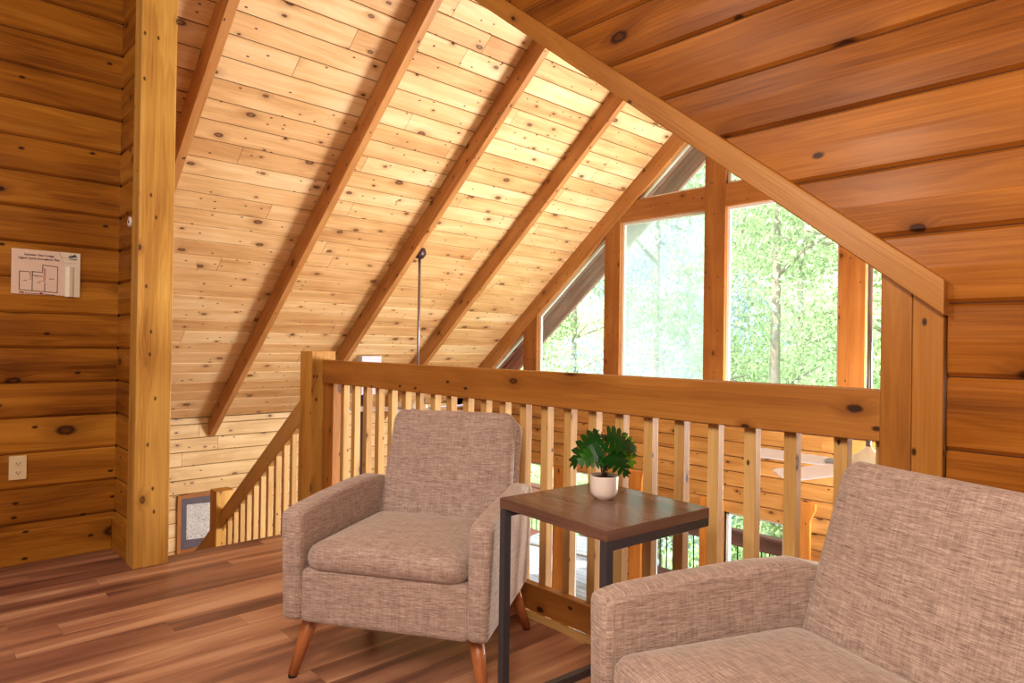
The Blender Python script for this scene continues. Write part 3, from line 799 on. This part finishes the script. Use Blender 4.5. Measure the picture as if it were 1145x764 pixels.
# ------------------------------------------------------------------ ceiling fans on long rods
def make_fan(x, y, ztop, zhub, a0, label):
    f_ = empty('ceiling_fan', (x, y, zhub), a0, label=label, cat='ceiling fan', group='white ceiling fans hanging on long rods')
    h = ztop-zhub
    bm = newbm(); lathe(bm, [(.02, h-.085), (.045, h-.075), (.065, h-.045), (.07, h-.01), (.06, h+.03)], 28); link('canopy', bm, M['bronze'], f_, smooth=True)
    bm = newbm(); tube(bm, [(0,0,.08), (0,0,h-.06)], .0145, 12); link('rod', bm, M['nickel'], f_)
    bm = newbm(); lathe(bm, [(.02, -.10), (.07, -.095), (.10, -.06), (.115, -.01), (.11, .035), (.07, .07), (.03, .10), (.016, .12)], 32); link('motor_housing', bm, M['white'], f_, smooth=True)
    for k in range(5):
        a = k*2*PI/5
        Rm = Matrix.Rotation(a, 4, 'Z') @ Matrix.Rotation(math.radians(-15), 4, 'X')
        bm = newbm(); n = 10; pts = []
        out = [(.17, -.045), (.28, -.062), (.66, -.072), (.70, -.06), (.715, 0), (.70, .06), (.66, .072), (.28, .062), (.17, .045)]
        poly_prism(bm, out, lambda p, q, t: (p, q, t), -.004, .004)
        bmesh.ops.transform(bm, matrix=Rm, verts=bm.verts); b = link('blade', bm, M['fan'], f_)
        bm = newbm(); poly_prism(bm, [(.08, -.018), (.15, -.02), (.23, -.04), (.25, 0), (.23, .04), (.15, .02), (.08, .018)], lambda p, q, t: (p, q, t), .005, .010)
        bmesh.ops.transform(bm, matrix=Rm, verts=bm.verts); link('blade_bracket', bm, M['nickel'], b)
    g = newbm(); lathe(g, [(.01, -.20), (.06, -.185), (.085, -.15), (.08, -.11), (.05, -.098)], 28); link('light_bowl', g, M['ceramic'], f_, smooth=True)
    return f_
make_fan(-5.925, 4.20, deckz(-5.925)+.02, .42, math.radians(20), 'ceiling fan on the long rod hanging from the left roof slope behind the armchair')
make_fan(mir(-5.925), 4.20, deckz(-5.925)+.02, .44, math.radians(180), 'white ceiling fan with blades seen between the balusters near the right post')

# chimney pipe with square support box at the left slope
cp = empty('stove_chimney', (-7.36, 4.42, GF), label='slim stove pipe, bluish sheen in its colour, with pale square ceiling box seen behind the balusters at left', cat='chimney pipe')
zc = deckz(-7.36)-GF-.02
bm = newbm(); box(bm, (-.14, -.14, zc-.42), (.14, .14, zc+.06)); link('support_box', bm, M['fan'], cp, bev=.004)
bm = newbm(); tube(bm, [(0,0,.75), (0,0,zc-.42)], .06, 20); link('pipe', bm, plain('blue_sheen_pipe', srgb(112,104,140), .35, .6), cp)  # bluish reflection painted into the black pipe's colour
bm = newbm(); box(bm, (-.3, -.25, .16), (.3, .25, .76)); sb = link('stove_body', bm, M['black'], cp, bev=.02)
bm = newbm(); box(bm, (.29, -.18, .26), (.315, .18, .66)); link('stove_door', bm, M['steel'], sb, bev=.01)
for sx in (-.25, .25):
    for sy in (-.2, .2):
        bm = newbm(); tube(bm, [(sx, sy, .17), (sx, sy, 0)], [.025, .018], 10); link('leg', bm, M['black'], cp)

# ------------------------------------------------------------------ armchairs
def make_chair():
    c = empty('armchair', (0, 0, 0))
    Wd, Wi, yf, zb, za = .366, .286, -.33, .205, .572
    # arms: side profile, extruded across the width
    prof = [(yf, zb), (yf, za-.012), (yf+.06, za), (-.10, za+.010), (.10, za+.016), (.24, za+.014), (.34, za-.010), (.375, za-.05), (.375, .44), (.355, .32), (.31, .22), (.285, zb-.02)]
    for s in (-1, 1):
        bm = newbm()
        def fa(y, z, t, s=s):
            k = max(0, (y-.05)/.33)
            low = max(0, (.5-z)/.3)
            return (s*(t - .030*k*k - .012*low*(t > Wi+.01)), y, z)
        poly_prism(bm, prof, fa, Wi, Wd)
        bmesh.ops.bevel(bm, geom=[e for e in bm.edges if len(e.link_faces) == 2 and e.calc_face_angle(0) > .9], offset=.020, segments=4, profile=.5, affect='EDGES')
        bmesh.ops.triangulate(bm, faces=[f for f in bm.faces if len(f.verts) > 8])
        boxuv(bm)
        for f in bm.faces: f.smooth = True
        link('armrest', bm, M['linen'], c)
        bm = newbm()   # welt seam round the inner edge of the arm front
        xi = s*(Wi-.0002)
        tube(bm, [(xi, yf+.021, zb+.02), (xi, yf+.021, za-.045), (s*(Wi+.004), yf+.021, za-.022), (s*(Wi+.020), yf+.021, za-.0105), (s*(Wd-.02), yf+.021, za-.0085)], .0016, 6); link('piping', bm, M['linen'], c)
    bm = newbm()   # front and base box
    pad(bm, Wi+.004, .088, [(.02, yf+.012), (.004, yf+.013), (0, yf+.02), (0, .28)], .02, lambda x, z, d: (x, d, zb+.084+z), 3)
    boxuv(bm); link('base', bm, M['linen'], c, bev=0)
    bm = newbm()   # seat cushion
    hw, hd = .281, .275
    def fs(x, y, d):
        yy = y-.062
        dome = .018*(1-min(1, abs(x/hw))**2.5)
        return (x, yy, .372 + d - .020*(yy+.3) + (dome if d > .05 else 0)*1.)
    pad(bm, hw, hd, [(.05, .0), (.02, .002), (.006, .014), (0, .035), (.003, .055), (.014, .072), (.04, .083), (.09, .090), (.17, .094), (.25, .095)], .06, fs, 8)
    boxuv(bm); link('seat_cushion', bm, M['linen'], c)
    # backrest cushion and shell, leaning back
    yb, zk, yt, zt = .195, .385, .345, .848
    ax = Vector((0, yt-yb, zt-zk)); hl = ax.length/2; ax.normalize(); nn = Vector((0, ax.z, -ax.y))   # nn points backwards
    cen = Vector((0, (yb+yt)/2, (zk+zt)/2))
    def fb(x, s, d):
        bow = -.012*(1-(x/.28)**2)*(1 if d < .03 else 0)
        taper = 1-.045*max(0, (s/hl))
        p = cen + ax*s + nn*(d+bow); return (x*taper, p.y, p.z)
    bm = newbm()
    pad(bm, .276, hl, [(.22, -.002), (.15, -.001), (.08, .0), (.03, .003), (.010, .010), (0, .024), (0, .045), (.006, .058), (.02, .066)], .045, fb, 8)
    boxuv(bm); link('back_cushion', bm, M['linen'], c)
    bm = newbm(); cen2 = cen.copy()
    def fb2(x, s, d):
        p = cen + ax*(s-.10) + nn*d; k = 1-.03*max(0, s/hl)
        return (x*k, p.y - max(0, (-s-.15))*.0, p.z)
    pad(bm, .290, hl+.085, [(.02, .064), (.006, .068), (0, .076), (0, .088), (.006, .096), (.02, .101), (.15, .103)], .05, fb2, 6)
    boxuv(bm); link('back_shell', bm, M['linen'], c)
    bm = newbm(); pad(bm, Wi+.01, .17, [(0, .275), (0, .30), (.01, .345), (.03, .35)], .02, lambda x, z, d: (x, d, zb+.165+z), 3)
    boxuv(bm); link('back_panel', bm, M['linen'], c)
    # legs
    for sx in (-1, 1):
        for fy, ty in ((-.285, -.235), (.300, .215)):
            bm = newbm(); top = Vector((sx*.285, ty, zb+.015)); bot = Vector((sx*.335, fy, 0.008))
            tube(bm, [top, top.lerp(bot, .5), bot], [.0265, .0215, .0155], 20, u0=R_.random()*9); l = link('leg', bm, M['oak'], c)
            bm = newbm(); dd = (bot-top).normalized(); tube(bm, [bot-dd*.001, (bot.x, bot.y, 0)], [.0145, .0145], 16); link('foot_glide', bm, M['black'], l)
    return c
ch = make_chair()
ch.location = (-1.989, 1.431, 0); ch.rotation_euler = (0, 0, .567)
mark(ch, 'oatmeal linen armchair on splayed wooden legs, fully visible left of the side table', 'armchair', 'matching linen armchairs in the loft')
ch2 = copy_tree(ch)
ch2.location = (-.532, 1.364, 0); ch2.rotation_euler = (0, 0, -.365)
mark(ch2, 'oatmeal linen armchair in the near right foreground, cut off by the picture edge', 'armchair')

# ------------------------------------------------------------------ side table
tb = empty('side_table', (-1.27, 1.583, 0), math.radians(-5.2), label='C-shaped side table with dark walnut top and black steel frame between the armchairs', cat='side table')
tw, td, th = .2265, .2165, .65
bm = newbm(); box(bm, (-tw, -td, th-.030), (tw, td, th), .5, axis=0); link('tabletop', bm, M['walnut'], tb, bev=.0015)
q = .025
for sx in (-1, 1):
    xx = sx*(tw-q/2-.001)
    bm = newbm(); box(bm, (xx-q/2, -td+.001, 0), (xx+q/2, -td+.001+q, th-.03)); link('leg', bm, M['steel'], tb, bev=.001)
    bm = newbm(); box(bm, (xx-q/2, -td+q+.001, th-.03-q), (xx+q/2, td, th-.03)); link('top_bar', bm, M['steel'], tb, bev=.001)
    bm = newbm(); box(bm, (xx-q/2, -td+q+.001, 0), (xx+q/2, td-.03, q)); link('base_bar', bm, M['steel'], tb, bev=.001)
bm = newbm(); box(bm, (-tw+q, -td+.001, 0), (tw-q, -td+.001+q, q)); link('cross_bar', bm, M['steel'], tb, bev=.001)

# ------------------------------------------------------------------ potted plant
pl = empty('potted_monstera', (-1.3035, 1.632, .65), label='small artificial monstera in a white ceramic pot on the side table', cat='plant')
bm = newbm(); lathe(bm, [(.024, 0), (.028, .001), (.029, .004), (.036, .008), (.0415, .018), (.0435, .034), (.0440, .069), (.0436, .072), (.0416, .0715), (.0406, .062), (.01, .062)], 40)
link('pot', bm, M['ceramic'], pl, smooth=False)
bm = newbm(); lathe(bm, [(.002, .056), (.0405, .056), (.0405, .0625), (.02, .065), (.002, .066)], 24); link('soil', bm, M['soil'], pl)
def monstera_leaf(base, tip_dir, size, droop, nrm, var):
    """leaf blade with deep side slits. returns bm"""
    bm = newbm(); n = 6
    e = Vector(tip_dir).normalized(); up = Vector(nrm); up = (up - e*up.dot(e)).normalized(); side = e.cross(up)
    B = Vector(base)
    def P(a, b):
        r = a*size
        z = -droop*(a**2)*size - .22*(abs(b)**1.5)*size + .03*size
        return B + e*r + side*(b*size) + up*z
    VA = bm.faces.layers.float['var']
    fingers = [(-.16,.02,-.22,.30,.02), (-.02,.14,-.02,.50,.10), (.12,.28,.16,.56,.20), (.26,.42,.36,.55,.33), (.40,.56,.56,.48,.48), (.54,.70,.76,.36,.63), (.68,.86,.93,.20,.78)]
    for s in (-1, 1):
        for (a0_, a1_, ta, tbb, am) in fingers:
            # finger from midrib span [a0,a1] to tip
            a0_ = max(a0_, 0); 
            am_ = (a0_+a1_)/2
            w_ = (a1_-a0_)/2 + .000
            cxm = am_+(ta-am_)*.62
            pts = [P(a0_, 0), P(am_+(ta-am_)*.42-w_, s*tbb*.45), P(cxm-w_*1.0, s*tbb*.80), P(ta+.01, s*tbb*1.05), P(cxm+w_*.85, s*tbb*.80), P(am_+(ta-am_)*.42+w_*.95, s*tbb*.45), P(a1_, 0)]
            pts = [Vector(p) for p in pts]
            vs = [bm.verts.new(p) for p in pts]
            for tri in ((0, 1, 6), (1, 5, 6), (1, 2, 5), (2, 4, 5), (2, 3, 4)):
                try:
                    f = bm.faces.new([vs[i] for i in tri]); f[VA] = var; f.smooth = True
                except ValueError: pass
    pts = [P(.70, 0), P(.85, -.10), P(1.03, 0), P(.85, .10)]; vs = [bm.verts.new(p) for p in pts]
    for tri in ((0, 1, 2), (0, 2, 3)):
        f = bm.faces.new([vs[i] for i in tri]); f[VA] = var
    return bm
right = Vector((.686, .727, 0)); fwd = Vector((-.727, .686, 0))   # as seen from the doorway side of the loft
leaves = [  # x across, depth, height of blade base; direction; size; droop; roll; var
    ((-.012, .00, .182), (-1., -.10, -.42), .118, .55, (-.45, -.62, .64), .15),
    ((.008, .00, .192), (1., -.15, -.12), .100, .55, (.15, -.66, .74), .12),
    ((.040, .01, .170), (.62, .0, -.80), .098, .25, (.1, -.95, .30), .80),
    ((-.012, -.02, .142), (-1., -.35, -.22), .078, .35, (-.1, -.8, .6), .45),
    ((.016, -.03, .142), (.72, -.5, -.62), .082, .35, (.3, -.75, .6), .10),
    ((.000, .02, .192), (.25, .9, .05), .080, .5, (0, -.3, .95), .3),
    ((-.002, -.01, .128), (.02, -.5, -.85), .042, .2, (0, -.9, .4), .1),
    ((-.030, .02, .184), (-.75, .6, -.2), .085, .5, (-.3, -.5, .8), .25)]
for (b_, dr, size, dp, rl_, va) in leaves:
    B = right*b_[0] + fwd*b_[1] + Vector((0, 0, b_[2])); D = right*dr[0] + fwd*dr[1] + Vector((0, 0, dr[2])); rl_ = right*rl_[0] + fwd*rl_[1] + Vector((0, 0, rl_[2]))
    lf = link('leaf', monstera_leaf(B, D, size, dp, rl_, va), M['monstera'], pl)
    bm = newbm(); R0 = right*(b_[0]*.12)+fwd*(b_[1]*.2)
    tube(bm, [(R0.x, R0.y, .062), Vector((R0.x, R0.y, .062)).lerp(B, .5)+Vector((0, 0, .012)), B], [.0022, .0018, .0014], 8); link('stem', bm, M['stem'], lf)

# ------------------------------------------------------------------ outside: porch, railing, furniture, ground, trees
bm = newbm(); rg = random.Random(2); y = 6.55
while y < 9.55:
    face(bm, [(-12, y+.003, -2.72), (4, y+.003, -2.72), (4, y+.137, -2.72), (-12, y+.137, -2.72)], [(y*9, 0), (y*9+16, 0), (y*9+16, .137), (y*9, .137)], rg.random()); y += .143
box(bm, (-12, 6.55, -2.95), (4, 9.6, -2.735)); link('floor_porch', bm, M['grey'], kind='structure')
pr = empty('porch_railing', (-4, 9.4, -2.72), label='brown outdoor porch railing with thin black balusters seen through the lower windows', cat='railing')
Q0 = pr.location.copy()
def pb(lo, hi, name, mat): 
    bm = newbm(); box(bm, Vector(lo)-Q0, Vector(hi)-Q0); return link(name, bm, mat, pr)
pb((-12, 9.36, -1.66), (4, 9.50, -1.62), 'cap_rail', M['dkrail'])
pb((-12, 9.40, -1.86), (4, 9.44, -1.66), 'top_rail', M['dkrail'])
pb((-12, 9.40, -2.72), (4, 9.44, -2.52), 'bottom_rail', M['dkrail'])
for k in range(9): pb((-11.9+k*1.95, 9.36, -2.72), (-11.78+k*1.95, 9.48, -1.66), 'post', M['dkrail'])
for k in range(96):
    bm = newbm(); xk = -11.7+k*.125; tube(bm, [Vector((xk, 9.42, -2.53))-Q0, Vector((xk, 9.42, -1.85))-Q0], .010, 6, cap=False); link('baluster', bm, M['black'], pr)
ot = empty('patio_table', (-6.95, 7.95, -2.72), math.radians(12), label='pale rectangular outdoor table on the porch seen through the lower left window', cat='table')
bm = newbm(); box(bm, (-.75, -.42, .70), (.75, .42, .735)); link('tabletop', bm, M['grey'], ot, bev=.004)
for sx in (-.68, .68):
    for sy in (-.36, .36):
        bm = newbm(); box(bm, (sx-.03, sy-.03, 0), (sx+.03, sy+.03, .70)); link('leg', bm, M['dkrail'], ot)
gl = empty('drinking_glass', (-6.95, 7.75, -2.72+.736), label='small dark tumbler standing on the outdoor table', cat='glass')
bm = newbm(); lathe(bm, [(.03, 0), (.035, .002), (.042, .13), (.038, .13), (.031, .01), (.002, .01)], 20); link('cup', bm, M['bronze'], gl)

# hillside
def ground_mat():
    m, nt, out = nmat('grassy_hillside')
    tc = N(nt, 'ShaderNodeTexCoord').outputs['Object']
    n = N(nt, 'ShaderNodeTexNoise', {'Vector': tc, 'Scale': .9, 'Detail': 8., 'Roughness': .7}).outputs[0]
    c = ramp(nt, n, [(.3, srgb(84,112,62)), (.5, srgb(150,176,112)), (.7, srgb(214,226,176))]).outputs[0]
    b = N(nt, 'ShaderNodeBsdfPrincipled', {'Base Color': c, 'Roughness': .9}); nt.links.new(b.outputs[0], out.inputs[0]); return m
bm = newbm(); nx, ny = 50, 40; G = []
for j in range(ny):
    row = []
    for i in range(nx):
        X = -65+i*2.2; Yv = -8+j*2.2
        h = -4.2 - .03*max(0, Yv) + .0
        if Yv > 22: h += (Yv-22)*.55
        h += .5*math.sin(X*.35+Yv*.2)+.3*math.sin(Yv*.6-X*.13)
        h = h if Yv > 11 else min(h, -3.6)
        row.append(bm.verts.new((X, Yv, h)))
    G.append(row)
for j in range(ny-1):
    for i in range(nx-1):
        f = bm.faces.new([G[j][i], G[j][i+1], G[j+1][i+1], G[j+1][i]]); f.smooth = True
link('ground', bm, ground_mat(), kind='structure')

def tree_meshes(seed, mat, leaves=23000, H=12.5, Rr=2.35, leafs=.105):
    rg = random.Random(seed)
    f = newbm(); VA = f.faces.layers.float['var']
    blobs = []
    for k in range(60):
        t = rg.random(); a = rg.random()*2*PI
        zz = 1.2 + t*(H-1.6); rr = Rr*(math.sin(PI*min(1, .12+.88*t)**.8)*.95+.12)*math.sqrt(rg.random())
        blobs.append((Vector((rr*math.cos(a), rr*math.sin(a), zz)), .55+rg.random()*.75, rg.random()))
    for k in range(leaves):
        c, r, bv = blobs[int(rg.random()*len(blobs))]
        while True:
            d = Vector((rg.uniform(-1, 1), rg.uniform(-1, 1), rg.uniform(-1, 1)))
            if .05 < d.length < 1: break
        d = d.normalized()*(d.length**.45); p = c + Vector((d.x*r, d.y*r, d.z*r*.75))
        nrm = (d + Vector((rg.uniform(-.7, .7), rg.uniform(-.7, .7), rg.uniform(-.2, 1.0)))).normalized()
        s1 = nrm.cross(Vector((rg.uniform(-1, 1), rg.uniform(-1, 1), .3))).normalized(); s2 = nrm.cross(s1)
        L = leafs*(.6+.8*rg.random()); Wl = L*.5
        vs = [f.verts.new(q) for q in (p-s1*L/2, p+s2*Wl/2, p+s1*L/2, p-s2*Wl/2)]
        fc = f.faces.new(vs); fc[VA] = min(1, max(0, bv*.5+.5*rg.random()))
    t = newbm(); tube(t, [(0,0,-1.2), (.05,.02,2), (-.05,.05,5), (.02,0,H-1.5)], [.20, .16, .11, .03], 8)
    for k in range(14):
        z = 1.5+rg.random()*(H-3.5); a = rg.random()*6.28; L = 1.2+rg.random()*1.3
        tube(t, [(0, 0, z), (math.cos(a)*L*.5, math.sin(a)*L*.5, z+.45), (math.cos(a)*L, math.sin(a)*L, z+.7)], [.05, .035, .012], 6)
    return f, t
protos = []
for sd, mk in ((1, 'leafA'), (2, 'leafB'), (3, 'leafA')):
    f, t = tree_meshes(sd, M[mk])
    e = empty('broadleaf_tree', (0, 0, 0))
    link('foliage', f, M[mk], e); link('trunk', t, M['bark'], e); protos.append(e)
def dirpos(px, Y):      # spot on the hillside that lies in a given direction
    x_ = (px-572.5)/743.5; s_, c_ = math.sin(-.81436), math.cos(-.81436)
    dx, dy = s_+c_*x_, c_-s_*x_
    return dx/dy*Y
spots = [  # px direction, Y, prototype, scale, label
 (735, 13.0, 1, 1.0, 'tree with blue haze in its leaf colour filling the hazy pane left of the centre mullion'),
 (545, 13.0, 0, 1.0, 'sunlit green tree beyond the left panes of the gable'),
 (868, 13.0, 0, 1.0, 'bright green tree filling the pane right of the centre mullion'),
 (1030, 13.0, 2, 1.0, 'green tree seen in the narrow pane beside the wide post'),
 (640, 20.4, 2, 1.05, 'tall green tree standing back between the left and hazy panes'),
 (770, 20.4, 0, 1.05, 'tall green tree standing back behind the centre mullion'),
 (895, 20.4, 2, 1.05, 'tall green tree standing back behind the right mullion'),
 (700, 28.0, 1, 1.1, 'farthest haze-coloured tree up the slope behind the hazy pane'),
 (835, 28.0, 0, 1.1, 'farthest green tree up the slope behind the right pane')]
used = set()
rt = random.Random(4)
for px, Y, pi_, sc, lab in spots:
    t = protos[pi_] if pi_ not in used else copy_tree(protos[pi_]); used.add(pi_)
    t.location = (dirpos(px, Y), Y, -4.6 + (Y-13)*.09); t.scale = (sc, sc, sc*1.05); t.rotation_euler = (0, 0, rt.choice((0, PI/2, PI, -PI/2)))
    mark(t, lab, 'tree', 'trees beyond the gable windows')

# ------------------------------------------------------------------ lights
def area(name, loc, target, size, power, col=(1, 1, 1), sy=None):
    l = bpy.data.lights.new(name, 'AREA'); l.energy = power; l.color = col; l.size = size
    if sy: l.shape = 'RECTANGLE'; l.size_y = sy
    o = bpy.data.objects.new(name, l); COL.objects.link(o); o.location = loc
    o.rotation_euler = (Vector(target)-Vector(loc)).to_track_quat('-Z', 'Y').to_euler(); return o
area('gable_daylight_fill', (-1.0, 6.15, .35), (-5.6, 3.0, 2.6), 1.6, 430, (1, .98, .94), 1.3)  # unseen area lamp added indoors to imitate daylight from the gable windows
area('great_room_fill', (-1.2, 3.2, -.9), (-5.5, 4.5, 2.0), 1.2, 22, (1, .97, .92))  # unseen fill added below loft level, no real fixture
area('loft_ceiling_light', (-1.5, -.9, 2.3), (-.9, 1.0, .7), .35, 26, (1, .86, .70))
area('loft_right_lamp', (.5, -.6, 2.4), (-.4, 1.6, .6), .5, 56, (1, .80, .58))
area('loft_back_fill', (1.2, -2.0, 2.6), (-2.5, 1.2, .8), 1.8, 48, (1, .89, .78))  # unseen fill added behind the camera
area('left_fill', (-2.6, -1.2, 3.6), (-3.2, .6, .3), .8, 26, (1, .93, .84))  # out-of-view fill added for the left side, no fixture there
sun = bpy.data.lights.new('sun', 'SUN'); sun.energy = 7.5; sun.angle = math.radians(1.5); sun.color = (1, .96, .88)
so = bpy.data.objects.new('sun', sun); COL.objects.link(so)
so.rotation_euler = Vector((.35, 1.0, -.95)).to_track_quat('-Z', 'Y').to_euler()

w = bpy.data.worlds.new('world'); scene.world = w; w.use_nodes = True
nt = w.node_tree; nt.nodes.clear()
tc = N(nt, 'ShaderNodeTexCoord').outputs['Generated']
sz = N(nt, 'ShaderNodeSeparateXYZ', {0: tc}).outputs[2]
c = ramp(nt, sz, [(0., (.62, .72, .6)), (.08, (.92, .96, 1.)), (1., (.62, .78, 1.))]).outputs[0]
bg = N(nt, 'ShaderNodeBackground', {0: c, 1: 3.5}); o = N(nt, 'ShaderNodeOutputWorld'); nt.links.new(bg.outputs[0], o.inputs[0])

# ------------------------------------------------------------------ camera (fitted: f = 743.52 px on a 1145 px wide frame)
cd = bpy.data.cameras.new('camera'); cam = bpy.data.objects.new('camera', cd); COL.objects.link(cam); scene.camera = cam
cd.sensor_width = 36; cd.lens = 743.52/1145*36; cd.clip_start = .02; cd.clip_end = 300
yaw, pitch, roll = -.814359, .00601116, .01453686
F = Vector((math.sin(yaw)*math.cos(pitch), math.cos(yaw)*math.cos(pitch), math.sin(pitch)))
r = Vector((math.cos(yaw), -math.sin(yaw), 0)); u = r.cross(F)
r2 = math.cos(roll)*r + math.sin(roll)*u; u2 = -math.sin(roll)*r + math.cos(roll)*u
mt = Matrix((r2, u2, -F)).transposed().to_4x4(); mt.translation = (0, 0, 1.12); cam.matrix_world = mt

scene.view_settings.view_transform = 'Standard'
scene.view_settings.exposure = 0.06
scene.view_settings.gamma = 0.93
scene.cycles.max_bounces = 8
scene.cycles.transparent_max_bounces = 12
scene.cycles.sample_clamp_indirect = 6
